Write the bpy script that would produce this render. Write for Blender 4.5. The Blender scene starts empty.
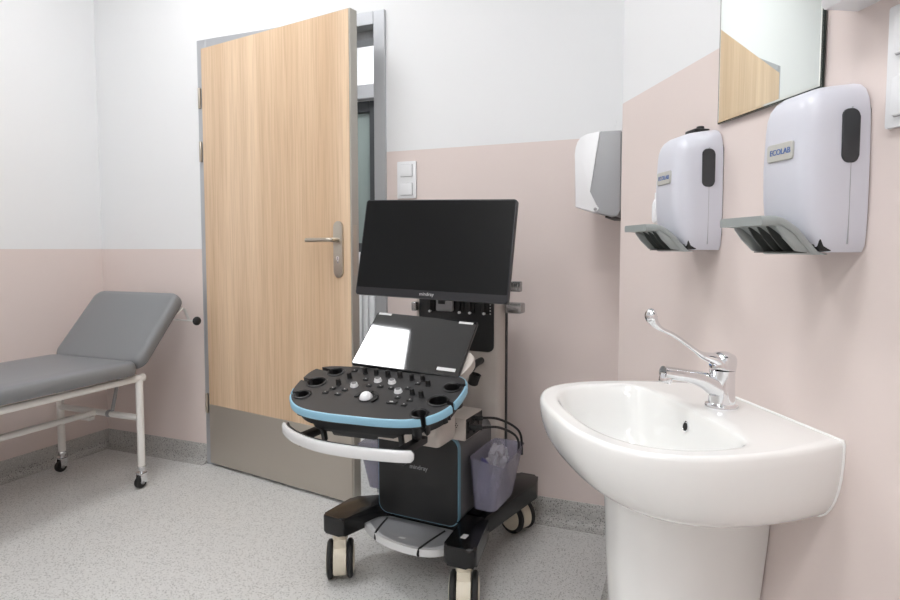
import bpy, bmesh, math, random
from math import radians as rad, sin, cos, pi
from mathutils import Vector as V, Matrix as M
random.seed(3)
sc = bpy.context.scene
COL = sc.collection

# ------------------------------------------------------------------ materials
def nmat(name, color, rough=.5, metal=0., spec=.5, coat=0., alpha=1., emis=None, estr=0., trans=0.):
    m = bpy.data.materials.new(name); m.use_nodes = True
    b = m.node_tree.nodes['Principled BSDF']
    b.inputs['Base Color'].default_value = (*color, 1)
    b.inputs['Roughness'].default_value = rough
    b.inputs['Metallic'].default_value = metal
    b.inputs['Specular IOR Level'].default_value = spec
    b.inputs['Coat Weight'].default_value = coat
    b.inputs['Coat Roughness'].default_value = .05
    b.inputs['Alpha'].default_value = alpha
    b.inputs['Transmission Weight'].default_value = trans
    if emis:
        b.inputs['Emission Color'].default_value = (*emis, 1)
        b.inputs['Emission Strength'].default_value = estr
    return m
def lin(*rgb):
    return tuple(((c/255)/12.92 if c/255 <= .04045 else ((c/255+.055)/1.055)**2.4) for c in rgb)
def bumpy(m, scale=300, strength=.05, dist=.001):
    nt = m.node_tree; b = nt.nodes['Principled BSDF']
    tc = nt.nodes.new('ShaderNodeTexCoord'); n = nt.nodes.new('ShaderNodeTexNoise'); bp = nt.nodes.new('ShaderNodeBump')
    n.inputs['Scale'].default_value = scale; n.inputs['Detail'].default_value = 3
    bp.inputs['Strength'].default_value = strength; bp.inputs['Distance'].default_value = dist
    nt.links.new(tc.outputs['Object'], n.inputs['Vector']); nt.links.new(n.outputs['Fac'], bp.inputs['Height'])
    nt.links.new(bp.outputs['Normal'], b.inputs['Normal'])
    return m
WHITE = lin(228, 229, 230); PINK = lin(221, 208, 203)
def wallmat(name, h):
    m = nmat(name, WHITE, .55, spec=.3); nt = m.node_tree; b = nt.nodes['Principled BSDF']
    g = nt.nodes.new('ShaderNodeNewGeometry'); s = nt.nodes.new('ShaderNodeSeparateXYZ')
    c = nt.nodes.new('ShaderNodeMath'); c.operation = 'GREATER_THAN'; c.inputs[1].default_value = h
    mx = nt.nodes.new('ShaderNodeMix'); mx.data_type = 'RGBA'
    mx.inputs[6].default_value = (*PINK, 1); mx.inputs[7].default_value = (*WHITE, 1)
    nt.links.new(g.outputs['Position'], s.inputs[0]); nt.links.new(s.outputs['Z'], c.inputs[0])
    nt.links.new(c.outputs[0], mx.inputs[0]); nt.links.new(mx.outputs[2], b.inputs['Base Color'])
    n = nt.nodes.new('ShaderNodeTexNoise'); n.inputs['Scale'].default_value = 90; n.inputs['Detail'].default_value = 4
    bp = nt.nodes.new('ShaderNodeBump'); bp.inputs['Strength'].default_value = .08; bp.inputs['Distance'].default_value = .002
    nt.links.new(g.outputs['Position'], n.inputs['Vector']); nt.links.new(n.outputs['Fac'], bp.inputs['Height'])
    nt.links.new(bp.outputs['Normal'], b.inputs['Normal'])
    return m
def vinyl(name, base, dark, light, rough):
    m = nmat(name, base, rough, spec=.4); nt = m.node_tree; b = nt.nodes['Principled BSDF']
    g = nt.nodes.new('ShaderNodeNewGeometry')
    def speck(scale, lo, hi, col, prev):
        v = nt.nodes.new('ShaderNodeTexVoronoi'); v.inputs['Scale'].default_value = scale
        nt.links.new(g.outputs['Position'], v.inputs['Vector'])
        r = nt.nodes.new('ShaderNodeValToRGB'); r.color_ramp.elements[0].position = lo; r.color_ramp.elements[1].position = hi
        r.color_ramp.elements[0].color = (1, 1, 1, 1); r.color_ramp.elements[1].color = (0, 0, 0, 1)
        nt.links.new(v.outputs['Distance'], r.inputs[0])
        w = nt.nodes.new('ShaderNodeSeparateColor'); nt.links.new(v.outputs['Color'], w.inputs[0])
        t = nt.nodes.new('ShaderNodeMath'); t.operation = 'MULTIPLY'
        k = nt.nodes.new('ShaderNodeMath'); k.operation = 'GREATER_THAN'; k.inputs[1].default_value = .5
        nt.links.new(w.outputs[0], k.inputs[0]); nt.links.new(k.outputs[0], t.inputs[0]); nt.links.new(r.outputs[0], t.inputs[1])
        mx = nt.nodes.new('ShaderNodeMix'); mx.data_type = 'RGBA'
        nt.links.new(t.outputs[0], mx.inputs[0])
        if prev is None: mx.inputs[6].default_value = (*base, 1)
        else: nt.links.new(prev, mx.inputs[6])
        mx.inputs[7].default_value = (*col, 1)
        return mx.outputs[2]
    a = speck(150, .25, .5, dark, None); a = speck(190, .25, .5, light, a); a = speck(120, .16, .3, tuple(c*.72 for c in dark), a)
    nt.links.new(a, b.inputs['Base Color'])
    return m
def oak():
    m = nmat('oak_veneer', lin(212, 178, 138), .42, spec=.35); nt = m.node_tree; b = nt.nodes['Principled BSDF']
    tc = nt.nodes.new('ShaderNodeTexCoord')
    def noise(sx, sz, scale, detail):
        mp = nt.nodes.new('ShaderNodeMapping'); mp.inputs['Scale'].default_value = (sx, sx, sz)
        n = nt.nodes.new('ShaderNodeTexNoise'); n.inputs['Scale'].default_value = scale; n.inputs['Detail'].default_value = detail
        nt.links.new(tc.outputs['Object'], mp.inputs[0]); nt.links.new(mp.outputs[0], n.inputs['Vector'])
        return n
    n1 = noise(1, .04, 9, 3); n2 = noise(1, .022, 150, 4)
    r1 = nt.nodes.new('ShaderNodeValToRGB'); e = r1.color_ramp.elements
    e[0].position = .32; e[0].color = (*lin(204, 174, 142), 1); e[1].position = .66; e[1].color = (*lin(224, 198, 168), 1)
    r2 = nt.nodes.new('ShaderNodeValToRGB'); e = r2.color_ramp.elements
    e[0].position = .36; e[0].color = (.74, .69, .65, 1); e[1].position = .56; e[1].color = (1, 1, 1, 1)
    nt.links.new(n1.outputs['Fac'], r1.inputs[0]); nt.links.new(n2.outputs['Fac'], r2.inputs[0])
    mx = nt.nodes.new('ShaderNodeMix'); mx.data_type = 'RGBA'; mx.blend_type = 'MULTIPLY'; mx.inputs[0].default_value = .45
    nt.links.new(r1.outputs[0], mx.inputs[6]); nt.links.new(r2.outputs[0], mx.inputs[7]); nt.links.new(mx.outputs[2], b.inputs['Base Color'])
    return m
def brushed(name, col, rough=.35, metal=.6):
    m = nmat(name, col, rough, metal); nt = m.node_tree; b = nt.nodes['Principled BSDF']
    tc = nt.nodes.new('ShaderNodeTexCoord'); mp = nt.nodes.new('ShaderNodeMapping'); mp.inputs['Scale'].default_value = (3, 3, 300)
    n = nt.nodes.new('ShaderNodeTexNoise'); n.inputs['Scale'].default_value = 3
    bp = nt.nodes.new('ShaderNodeBump'); bp.inputs['Strength'].default_value = .03; bp.inputs['Distance'].default_value = .001
    nt.links.new(tc.outputs['Object'], mp.inputs[0]); nt.links.new(mp.outputs[0], n.inputs['Vector'])
    nt.links.new(n.outputs['Fac'], bp.inputs['Height']); nt.links.new(bp.outputs['Normal'], b.inputs['Normal'])
    return m

m_wall_low = wallmat('paint_low_dado', 1.10)
m_wall_high = wallmat('paint_high_dado', 1.522)
m_ceiling = nmat('ceiling_white', lin(235, 235, 233), .8)
m_white_wall = nmat('corridor_white', lin(232, 233, 234), .7)
m_floor = vinyl('floor_vinyl', lin(206, 206, 204), lin(166, 165, 163), lin(218, 218, 217), .38)
m_skirt = vinyl('skirting_vinyl', lin(172, 171, 168), lin(118, 117, 115), lin(194, 192, 189), .45)
m_oak = oak()
m_frame = brushed('door_frame_steel', lin(184, 186, 190), .42, .5)
m_kick = brushed('kick_plate_steel', lin(190, 183, 173), .45)
m_edge = brushed('leaf_edge_steel', lin(180, 176, 168), .4)
m_nickel = nmat('satin_nickel', lin(190, 182, 170), .3, 1.)
m_darkslot = nmat('dark_slot', (.01, .01, .01), .6)
m_ceramic = nmat('white_ceramic', lin(236, 236, 234), .08, spec=.5, coat=.4)
m_chrome = nmat('chrome', (.82, .83, .85), .05, 1.)
m_mirror = nmat('mirror_glass', (.84, .88, .85), .0, 1.)
m_mirredge = nmat('mirror_edge', lin(40, 50, 45), .15, .3)
m_bevel = nmat('mirror_bevel', (.93, .95, .9), .03, 1.)
m_disp = nmat('dispenser_plastic', lin(205, 206, 215), .3, spec=.5)
m_dispgrey = nmat('lever_plastic', lin(150, 156, 155), .35)
m_dispdark = nmat('lever_underside', lin(70, 74, 72), .5)
m_window_dark = nmat('smoked_window', lin(52, 54, 57), .25)
m_label = nmat('silver_label', lin(196, 196, 190), .35, .3)
m_labelblue = nmat('label_blue', lin(70, 105, 170), .5)
m_white_pl = nmat('white_plastic', lin(232, 233, 235), .3)
m_towelgrey = nmat('towel_grey', lin(158, 160, 163), .4)
m_black = nmat('black_plastic', lin(20, 20, 21), .42)
m_blacksoft = nmat('black_matte', lin(25, 26, 27), .5)
m_blackglossy = nmat('black_gloss', lin(14, 14, 15), .2)
m_screen = nmat('monitor_screen', lin(8, 9, 10), .33, spec=.25)
m_bezel = nmat('monitor_bezel', lin(38, 39, 43), .4)
m_glass = nmat('touch_glass', lin(26, 27, 29), .04, spec=.75, coat=.6)
m_panel = nmat('panel_grey', lin(44, 43, 44), .45)
m_blue = nmat('blue_trim', lin(142, 188, 210), .4)
m_bluerim = nmat('blue_rim', lin(112, 152, 172), .4)
m_silver = nmat('silver_plastic', lin(226, 227, 228), .25, .2)
m_hook = nmat('hook_metal', lin(170, 170, 170), .25, .75)
m_silverdark = nmat('footrest_top', lin(168, 169, 172), .28, .3)
m_bodygrey = nmat('body_grey', lin(104, 104, 106), .42)
m_beige = nmat('beige_plastic', lin(192, 184, 177), .45)
m_cream = nmat('cream_caster', lin(222, 214, 195), .4)
m_rubber = nmat('black_rubber', lin(26, 26, 26), .6)
m_bin = nmat('violet_bin_plastic', lin(150, 148, 168), .18, alpha=.5)
m_bag = nmat('clear_bag', lin(225, 223, 230), .12, alpha=.34)
m_vinylgrey = bumpy(nmat('couch_vinyl', lin(122, 124, 127), .42), 600, .06)
m_steelwhite = nmat('white_steel', lin(228, 226, 222), .35)
m_darkframe = nmat('dark_window_frame', lin(60, 62, 64), .5)
m_winglass = nmat('frosted_glass', lin(135, 146, 143), .2)
m_lamp = nmat('lamp_diffuser', (1, 1, 1), .5, emis=(.975, .985, 1.), estr=15.)
m_grey_pl = nmat('grey_plastic', lin(150, 150, 152), .4)
m_keytext = nmat('key_white', lin(200, 200, 200), .5)
m_sealant = nmat('sealant', lin(240, 240, 238), .35)
m_purple = nmat('violet_cloth', lin(70, 66, 110), .6)

# ------------------------------------------------------------------ mesh helpers
def obj(name, bm, mat, parent=None, xf=None, smooth=40, mats=None):
    if xf is not None: bmesh.ops.transform(bm, matrix=xf, verts=bm.verts)
    bmesh.ops.recalc_face_normals(bm, faces=bm.faces)
    me = bpy.data.meshes.new(name); bm.to_mesh(me); bm.free()
    for mm in (mats or [mat]): me.materials.append(mm)
    if smooth:
        me.shade_smooth(); me.set_sharp_from_angle(angle=rad(smooth))
    o = bpy.data.objects.new(name, me); COL.objects.link(o)
    if parent is not None: o.parent = parent
    return o
def tag(o, label=None, cat=None, group=None, kind=None):
    if label: o['label'] = label
    if cat: o['category'] = cat
    if group: o['group'] = group
    if kind: o['kind'] = kind
    return o
def thing(name, label, cat, loc=(0, 0, 0), rz=0, group=None):
    o = bpy.data.objects.new(name, None); COL.objects.link(o); o.empty_display_size = .05
    o.location = loc; o.rotation_euler = (0, 0, rz)
    return tag(o, label, cat, group)
def new(): return bmesh.new()
def bev(bm, geom_faces, b, seg=2):
    if b <= 0: return
    es = list({e for f in geom_faces for e in f.edges})
    bmesh.ops.bevel(bm, geom=es, offset=b, segments=seg, affect='EDGES', profile=.5, clamp_overlap=True)
def box(bm, x0, x1, y0, y1, z0, z1, b=0, seg=2, xf=None):
    vs = [bm.verts.new(p) for p in [(x0, y0, z0), (x1, y0, z0), (x1, y1, z0), (x0, y1, z0), (x0, y0, z1), (x1, y0, z1), (x1, y1, z1), (x0, y1, z1)]]
    fs = [bm.faces.new([vs[i] for i in q]) for q in ((3, 2, 1, 0), (4, 5, 6, 7), (0, 1, 5, 4), (1, 2, 6, 5), (2, 3, 7, 6), (3, 0, 4, 7))]
    if xf is not None: bmesh.ops.transform(bm, matrix=xf, verts=vs)
    bev(bm, fs, b, seg)
    return bm
def prism(bm, pts, z0, z1, b=0, seg=2, axis='z', vert_b=0):
    """outline pts (2D) extruded along axis"""
    def P(p, h): return (p[0], p[1], h) if axis == 'z' else ((p[0], h, p[1]) if axis == 'y' else (h, p[0], p[1]))
    lo = [bm.verts.new(P(p, z0)) for p in pts]; hi = [bm.verts.new(P(p, z1)) for p in pts]
    n = len(pts)
    f0 = bm.faces.new(lo[::-1]); f1 = bm.faces.new(hi)
    for i in range(n): bm.faces.new((lo[i], lo[(i+1) % n], hi[(i+1) % n], hi[i]))
    if b > 0:
        es = list(f0.edges)+list(f1.edges)
        bmesh.ops.bevel(bm, geom=es, offset=b, segments=seg, affect='EDGES', profile=.5, clamp_overlap=True)
    return bm
def rrect(x0, x1, y0, y1, r, n=6):
    o = []
    for cx, cy, a0 in ((x1-r, y1-r, 0), (x0+r, y1-r, 90), (x0+r, y0+r, 180), (x1-r, y0+r, 270)):
        for i in range(n+1):
            a = rad(a0+90*i/n); o.append((cx+r*cos(a), cy+r*sin(a)))
    return o
def circ(cx, cy, r, n=24): return [(cx+r*cos(2*pi*i/n), cy+r*sin(2*pi*i/n)) for i in range(n)]
def spline(pts, per=6, closed=True):
    n = len(pts); out = []; rng = range(n if closed else n-1)
    for i in rng:
        if closed: p0, p1, p2, p3 = (pts[(i+k-1) % n] for k in range(4))
        else: p0, p1, p2, p3 = pts[max(i-1, 0)], pts[i], pts[i+1], pts[min(i+2, n-1)]
        for j in range(per):
            t = j/per
            out.append(tuple(.5*((2*b)+(-a+c)*t+(2*a-5*b+4*c-d)*t*t+(-a+3*b-3*c+d)*t**3) for a, b, c, d in zip(p0, p1, p2, p3)))
    if not closed: out.append(tuple(pts[-1]))
    return out
def loft(bm, loops, cap0=True, cap1=True, closed=True):
    L = [[bm.verts.new(p) for p in l] for l in loops]; n = len(L[0])
    for a, b in zip(L, L[1:]):
        for i in range(n if closed else n-1): bm.faces.new((a[i], a[(i+1) % n], b[(i+1) % n], b[i]))
    if cap0: bm.faces.new(L[0][::-1])
    if cap1: bm.faces.new(L[-1])
    return bm
def tube(bm, path, r, n=10, caps=True, ry=None, up=(0, 0, 1)):
    """round (or elliptic) tube; r may be a list"""
    path = [V(p) for p in path]; N = len(path)
    rs = r if isinstance(r, (list, tuple)) else [r]*N
    rys = ry if isinstance(ry, (list, tuple)) else ([ry]*N if ry else rs)
    loops = []; prev = None
    for i, p in enumerate(path):
        t = (path[min(i+1, N-1)]-path[max(i-1, 0)]).normalized()
        u = V(up) if prev is None else prev
        u = (u-t*u.dot(t))
        if u.length < 1e-4: u = V((1, 0, 0))-t*t.x
        u.normalize(); w = t.cross(u); prev = u
        loops.append([p+u*rys[i]*sin(2*pi*k/n)+w*rs[i]*cos(2*pi*k/n) for k in range(n)])
    return loft(bm, loops, caps, caps)
def lathe(bm, prof, c=(0, 0, 0), n=24, axis=(0, 0, 1)):
    q = V((0, 0, 1)).rotation_difference(V(axis).normalized()).to_matrix()
    loops = [[V(c)+q @ V((r*cos(2*pi*k/n), r*sin(2*pi*k/n), z)) for k in range(n)] for r, z in prof]
    return loft(bm, loops, True, True)
def cyl(bm, p0, p1, r, n=20, b=0):
    d = V(p1)-V(p0); L = d.length
    prof = [(r, 0), (r, L)] if b <= 0 else [(r-b, 0), (r-.3*b, .3*b), (r, b), (r, L-b), (r-.3*b, L-.3*b), (r-b, L)]
    return lathe(bm, prof, p0, n, d)
def text_bm(body, size, xf, depth=.0006, scale_x=1.):
    cu = bpy.data.curves.new('lettering', 'FONT'); cu.body = body; cu.size = size; cu.align_x = 'CENTER'; cu.align_y = 'CENTER'
    cu.extrude = depth; cu.offset = 0
    o = bpy.data.objects.new('lettering', cu); COL.objects.link(o)
    dg = bpy.context.evaluated_depsgraph_get()
    me = bpy.data.meshes.new_from_object(o.evaluated_get(dg))
    bm = new(); bm.from_mesh(me); bpy.data.meshes.remove(me); bpy.data.objects.remove(o); bpy.data.curves.remove(cu)
    bmesh.ops.transform(bm, matrix=xf @ M.Diagonal((scale_x, 1, 1, 1)), verts=bm.verts)
    return bm
def boolean(bm, cutter_bm, op='DIFFERENCE'):
    for x in (bm, cutter_bm): bmesh.ops.recalc_face_normals(x, faces=x.faces)
    a = bpy.data.meshes.new('a'); bm.to_mesh(a); bm.free(); c = bpy.data.meshes.new('c'); cutter_bm.to_mesh(c); cutter_bm.free()
    oa = bpy.data.objects.new('a', a); oc = bpy.data.objects.new('c', c); COL.objects.link(oa); COL.objects.link(oc)
    md = oa.modifiers.new('b', 'BOOLEAN'); md.operation = op; md.object = oc; md.solver = 'EXACT'; md.use_self = True
    dg = bpy.context.evaluated_depsgraph_get()
    me = bpy.data.meshes.new_from_object(oa.evaluated_get(dg))
    r = new(); r.from_mesh(me)
    for o in (oa, oc): bpy.data.objects.remove(o)
    for x in (a, c, me): bpy.data.meshes.remove(x)
    return r
def frame_mat(origin, X, Y, Z):
    m = M.Identity(4)
    for i, a in enumerate((X, Y, Z)): m.col[i] = (*a, 0)
    m.col[3] = (*origin, 1)
    return m

# ------------------------------------------------------------------ room constants
D = 2.347                      # back wall
XL = -3.01                     # left wall
P0 = V((-.199, 1.835, 0))      # corner where the basin wall starts
WA = rad(-60.5)                # its direction
wd = V((cos(WA), sin(WA), 0)); wn = V((wd.y, -wd.x, 0))
WLEN = 2.55
P1 = P0+wd*WLEN
YB = -2.6; CEIL = 2.95

def struct(name, bm, m, smooth=0, mats=None): return tag(obj(name, bm, m, smooth=smooth, mats=mats), kind='structure')
def quad(bm, *p): bm.faces.new([bm.verts.new(q) for q in p])

# floor, ceiling
b = new(); box(b, XL-.15, P1.x+.3, YB-.15, 3.75, -.1, 0); struct('floor', b, m_floor)
b = new(); box(b, XL-.15, P1.x+.3, YB-.15, D+.13, CEIL, CEIL+.1); struct('ceiling', b, m_ceiling)
# left wall
b = new(); box(b, XL-.12, XL, YB-.12, D+.13, 0, CEIL); struct('wall_left', b, m_wall_low)
# back wall with door opening
OX0, OX1, OZ = -2.245, -1.292, 2.075
b = new(); box(b, XL, OX0, D, D+.13, 0, CEIL)
box(b, OX0, -1.78, D, D+.13, OZ, CEIL); wl = struct('wall_back', b, m_wall_low)
b = new(); box(b, OX1, P0.x+.2, D, D+.13, 0, CEIL); box(b, -1.78, OX1, D, D+.13, OZ, CEIL); struct('wall_back_right', b, m_wall_high)
# wall carrying the basin, with the short return beside it
b = new(); T = .12
pts = [(P0.x, D), (P0.x, P0.y), (P1.x, P1.y), (P1.x, YB), (P1.x+T, YB), (P1.x+T, P1.y+.05), (P0.x+T, P0.y+.03), (P0.x+T, D)]
lo = [b.verts.new((x, y, 0)) for x, y in pts]; hi = [b.verts.new((x, y, CEIL)) for x, y in pts]
for i in range(len(pts)): j = (i+1) % len(pts); b.faces.new((lo[i], lo[j], hi[j], hi[i]))
for q in ((0, 1, 6, 7), (1, 2, 5, 6), (2, 3, 4, 5)):
    b.faces.new([hi[i] for i in q]); b.faces.new([lo[i] for i in q][::-1])
struct('wall_right', b, m_wall_high)
b = new(); box(b, XL, P1.x+T, YB-.12, YB, 0, CEIL); struct('wall_front', b, m_wall_low)
# coved vinyl skirting
def skirt(name, a, c, n):
    """a->c along the wall, n = into the room"""
    a, c, n = V(a), V(c), V(n); prof = [(0, 0), (.045, 0), (.045, .001), (.03, .004), (.016, .012), (.008, .024), (.005, .045), (.004, .095), (.002, .098), (0, .098)]
    bm = new(); loft(bm, [[p+n*(-.0)+n*x+V((0, 0, z)) for x, z in prof] for p in (a, c)])
    struct(name, bm, m_skirt, smooth=50)
skirt('baseboard_left', (XL, YB, 0), (XL, D, 0), (1, 0, 0))
skirt('baseboard_back', (XL, D, 0), (-2.292, D, 0), (0, -1, 0))
skirt('baseboard_back_right', (-1.245, D, 0), (P0.x, D, 0), (0, -1, 0))
skirt('baseboard_return', (P0.x, D, 0), (P0.x, P0.y, 0), (-1, 0, 0))
skirt('baseboard_right', P0, P1, wn)

# door frame
b = new(); fw = .055; fy0 = D-.012
FX0, FX1, FZ = -2.291, -1.246, 2.124
for x0, x1, z0, z1 in ((FX0, FX0+fw, 0, FZ), (FX1-fw, FX1, 0, FZ), (FX0+fw, FX1-fw, FZ-fw, FZ)):
    box(b, x0, x1, fy0, D+.14, z0, z1, .002, 1)
# rebate stop inside the frame
for x0, x1, z0, z1 in ((FX0+fw, FX0+fw+.018, 0, FZ-fw), (FX1-fw-.018, FX1-fw, 0, FZ-fw), (FX0+fw, FX1-fw, FZ-fw-.035, FZ-fw)):
    box(b, x0, x1, D+.055, D+.14, z0, z1, .001, 1)
struct('trim_1', b, m_frame, smooth=30)
# door leaf, hinged on the left, standing ajar into the room
HX, HY = -2.256, 2.325
door = thing('door_1', None, None, (HX, HY, 0), rad(-9.7)); tag(door, kind='structure')
LW, LT, LZ0, LZ1 = .957, .044, .012, 2.079
b = new(); box(b, .0, LW, .0, LT, LZ0, LZ1, .002, 1); obj('leaf_core', b, m_edge, door, smooth=30)
b = new(); box(b, .004, LW-.008, -.0016, .0005, .316, LZ1-.003); obj('wood_panel', b, m_oak, door, smooth=0)
b = new(); box(b, .004, LW-.010, -.0030, .0005, LZ0+.004, .3155, .0006, 1); obj('kick_plate', b, m_kick, door, smooth=0)
b = new(); prism(b, rrect(.860, .911, .979, 1.217, .0254, 8), -.0085, -.001, .0015, 2, 'y'); hp = obj('handle_plate', b, m_nickel, door)
b = new(); cyl(b, (.8855, -.008, 1.138), (.8855, -.05, 1.138), .0095)
tube(b, spline([(.8855, -.044, 1.138), (.879, -.052, 1.138), (.861, -.056, 1.138), (.81, -.056, 1.138), (.750, -.056, 1.138)], 6, False), .0092, 12)
obj('lever', b, m_nickel, hp)
b = new(); cyl(b, (.8855, -.008, 1.062), (.8855, -.0105, 1.062), .0085); box(b, .8815, .8895, -.0105, -.008, 1.04, 1.06, .002); obj('lock_cylinder', b, m_chrome, hp)
b = new(); box(b, .8848, .8862, -.0112, -.0104, 1.057, 1.067); obj('keyhole', b, m_darkslot, hp, smooth=0)
b = new(); box(b, LW-.0005, LW+.0008, .008, .03, .99, 1.2, .0003, 1); obj('lock_faceplate', b, m_nickel, door)
for z in (.27, 1.53, 1.79):
    b = new(); cyl(b, (-.012, -.004, z), (-.012, -.004, z+.1), .008, 14, .002); obj('hinge', b, m_nickel, door)

# corridor beyond the door: white walls, window over a radiator
b = new(); CY = 3.5
box(b, -3.2, -.2, CY, CY+.12, 0, 1.08); box(b, -3.2, -2.62, CY, CY+.12, 1.08, 2.07); box(b, -1.945, -.2, CY, CY+.12, 1.08, 2.07); box(b, -3.2, -.2, CY, CY+.12, 2.07, 2.95)
struct('wall_corridor', b, m_white_wall)
b = new(); box(b, -3.3, -3.2, D+.13, CEIL if False else CY+.12, 0, 2.95); box(b, -.2, -.1, D+.13, CY+.12, 0, 2.95); struct('wall_corridor_ends', b, m_white_wall)
b = new(); box(b, -3.3, -.1, D+.13, CY+.12, 2.62, 2.7); struct('ceiling_corridor', b, m_ceiling)
b = new(); box(b, -2.62, -1.87, CY-.05, CY-.001, 2.07, 2.16, .004, 1); struct('trim_2', b, m_grey_pl, 30)
win = thing('window_1', None, None, (0, 0, 0)); tag(win, kind='structure')
b = new()
for x0, x1, z0, z1 in ((-2.62, -2.56, 1.08, 2.07), (-1.99, -1.945, 1.08, 2.07), (-2.56, -1.99, 2.0, 2.07), (-2.56, -1.99, 1.08, 1.14)): box(b, x0, x1, CY+.01, CY+.08, z0, z1, .003, 1)
obj('window_frame', b, m_darkframe, win)
b = new(); box(b, -2.56, -1.99, CY+.04, CY+.05, 1.14, 2.0); obj('pane', b, m_winglass, win, smooth=0)
rd = thing('radiator', 'white ribbed radiator seen through the gap of the open door', 'radiator', (-2.2, CY-.09, 0))
b = new()
for i in range(17):
    x = -.36+i*.045; box(b, x, x+.036, -.035, .05, .12, .86, .012, 3)
obj('fins', b, m_white_pl, rd)
b = new(); box(b, -.36, .392, .0, .03, .16, .2, .004); box(b, -.36, .392, .0, .03, .78, .82, .004)
for x in (-.3, .33): box(b, x-.02, x+.02, .03, .085, .2, .78)
obj('rail', b, m_white_pl, rd)
b = new(); cyl(b, (.17, -.035, .80), (.17, -.085, .80), .028, 18, .006); obj('valve', b, m_grey_pl, rd)

# ------------------------------------------------------------------ ceiling lights
def lamp(x, y, z, label, w=.6, l=.6):
    t = thing('ceiling_light', label, 'ceiling light', (x, y, z), 0, 'square ceiling light panels')
    b = new()
    for a in ((-w/2, w/2, -l/2, -l/2+.02), (-w/2, w/2, l/2-.02, l/2), (-w/2, -w/2+.02, -l/2+.02, l/2-.02), (w/2-.02, w/2, -l/2+.02, l/2-.02)): box(b, *a, -.022, 0)
    obj('frame', b, m_white_pl, t, smooth=0)
    b = new(); box(b, -w/2+.02, w/2-.02, -l/2+.02, l/2-.02, -.016, -.004); obj('diffuser', b, m_lamp, t, smooth=0)
lamp(-1.90, 1.49, CEIL, 'square ceiling light panel by the door, above the couch end')
lamp(-.60, .45, CEIL, 'square ceiling light panel above the ultrasound machine and basin')
lamp(-1.25, -1.75, CEIL, 'square ceiling light panel at the left, behind the viewer')
lamp(-.10, -.85, CEIL, 'square ceiling light panel at the back right, behind the viewer')
lamp(-1.5, 2.95, 2.62, 'unseen ceiling light panel added to light the corridor beyond the door')  # out of view, added to light the corridor seen through the door gap

# ------------------------------------------------------------------ examination couch
cr = thing('examination_couch', 'grey padded examination couch on a white steel frame with raised backrest', 'couch', (-2.6, 1.0, 0))
def L(x, y, z): return (x+2.6, y-1.0, z)
def pad(bm, x0, x1, y0, y1, z0, z1, xf=None):
    b2 = new(); loops = []
    prof = [(-.02, 0), (-.004, .004), (0, .016), (0, z1-z0-.026), (-.004, z1-z0-.012), (-.014, z1-z0-.003), (-.03, z1-z0), (-.08, z1-z0+.002)]
    for ins, z in prof:
        loops.append([(x, y, z0+z) for x, y in rrect(x0-ins, x1+ins, y0-ins, y1+ins, max(.055+ins, .012), 8)])
    loft(b2, loops)
    if xf is not None: bmesh.ops.transform(b2, matrix=xf, verts=b2.verts)
    me = bpy.data.meshes.new('t'); b2.to_mesh(me); b2.free(); bm.from_mesh(me); bpy.data.meshes.remove(me)
    return bm
b = new(); pad(b, -.268, .302, -.98, .965, .532, .596); obj('seat_pad', b, m_vinylgrey, cr, smooth=50)
# backrest pad, tilted
BA = rad(50); hx = M.Translation((0, .935, .585)) @ M.Rotation(BA, 4, 'X')
b = new(); pad(b, -.265, .300, .0, .405, -.06, .0, hx); obj('backrest', b, m_vinylgrey, cr, smooth=50)
b = new(); r = .0155
for x in (-.275, .262): tube(b, [(x, -.96, .509), (x, 1.003, .509)], r, 12)
for y in (-.95, .0, .99): tube(b, [(-.275, y, .509), (.262, y, .509)], r, 12)
obj('frame', b, m_steelwhite, cr)
for x in (.262, -.275):
    b = new(); cyl(b, (x, .99, .509), (x, 1.012, .509), .018, 14, .003); obj('end_cap', b, m_steelwhite, cr)
def couch_caster(par, x, y):
    b = new(); cyl(b, (x, y, .088), (x, y, .102), .019, 14, .002); cyl(b, (x, y, .070), (x, y, .09), .012, 12)
    for sx in (-1, 1): box(b, x+sx*.0175-.002, x+sx*.0175+.002, y-.02, y+.013, .026, .073, .001, 1)
    box(b, x-.0195, x+.0195, y-.022, y+.014, .068, .074, .001, 1)
    c = obj('caster', b, m_chrome, par)
    b = new(); cyl(b, (x-.012, y-.01, .0275), (x+.012, y-.01, .0275), .0272, 22, .005); obj('wheel', b, m_rubber, c)
    b = new(); cyl(b, (x-.021, y-.01, .0275), (x+.021, y-.01, .0275), .008, 14, .002); obj('hub', b, m_grey_pl, c)
for x, y in ((.262, .985), (-.275, .985), (.262, -.90), (-.275, -.90)):
    b = new(); tube(b, [(x, y, .505), (x, y, .098)], .0165, 12); lg = obj('leg', b, m_steelwhite, cr); couch_caster(cr, x, y)
b = new(); tube(b, [(-.275, .985, .325), (.262, .985, .325)], .0145, 12); tube(b, [(-.275, -.90, .325), (.262, -.90, .325)], .0145, 12)
tube(b, [(-.02, -.90, .325), (-.02, .985, .325)], .0145, 12); obj('stretcher', b, m_steelwhite, cr)
b = new(); box(b, -.06, .0, .93, .96, .296, .312, .003); obj('bracket', b, m_steelwhite, cr)
b = new(); tube(b, [(.14, 1.05, .64), (.11, 1.0, .485), (.08, .985, .33)], .008, 10); obj('support_strut', b, m_grey_pl, cr)
b = new(); cyl(b, (.075, .985, .325), (.055, .985, .325), .018, 14, .003); obj('knob', b, m_grey_pl, cr)
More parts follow.
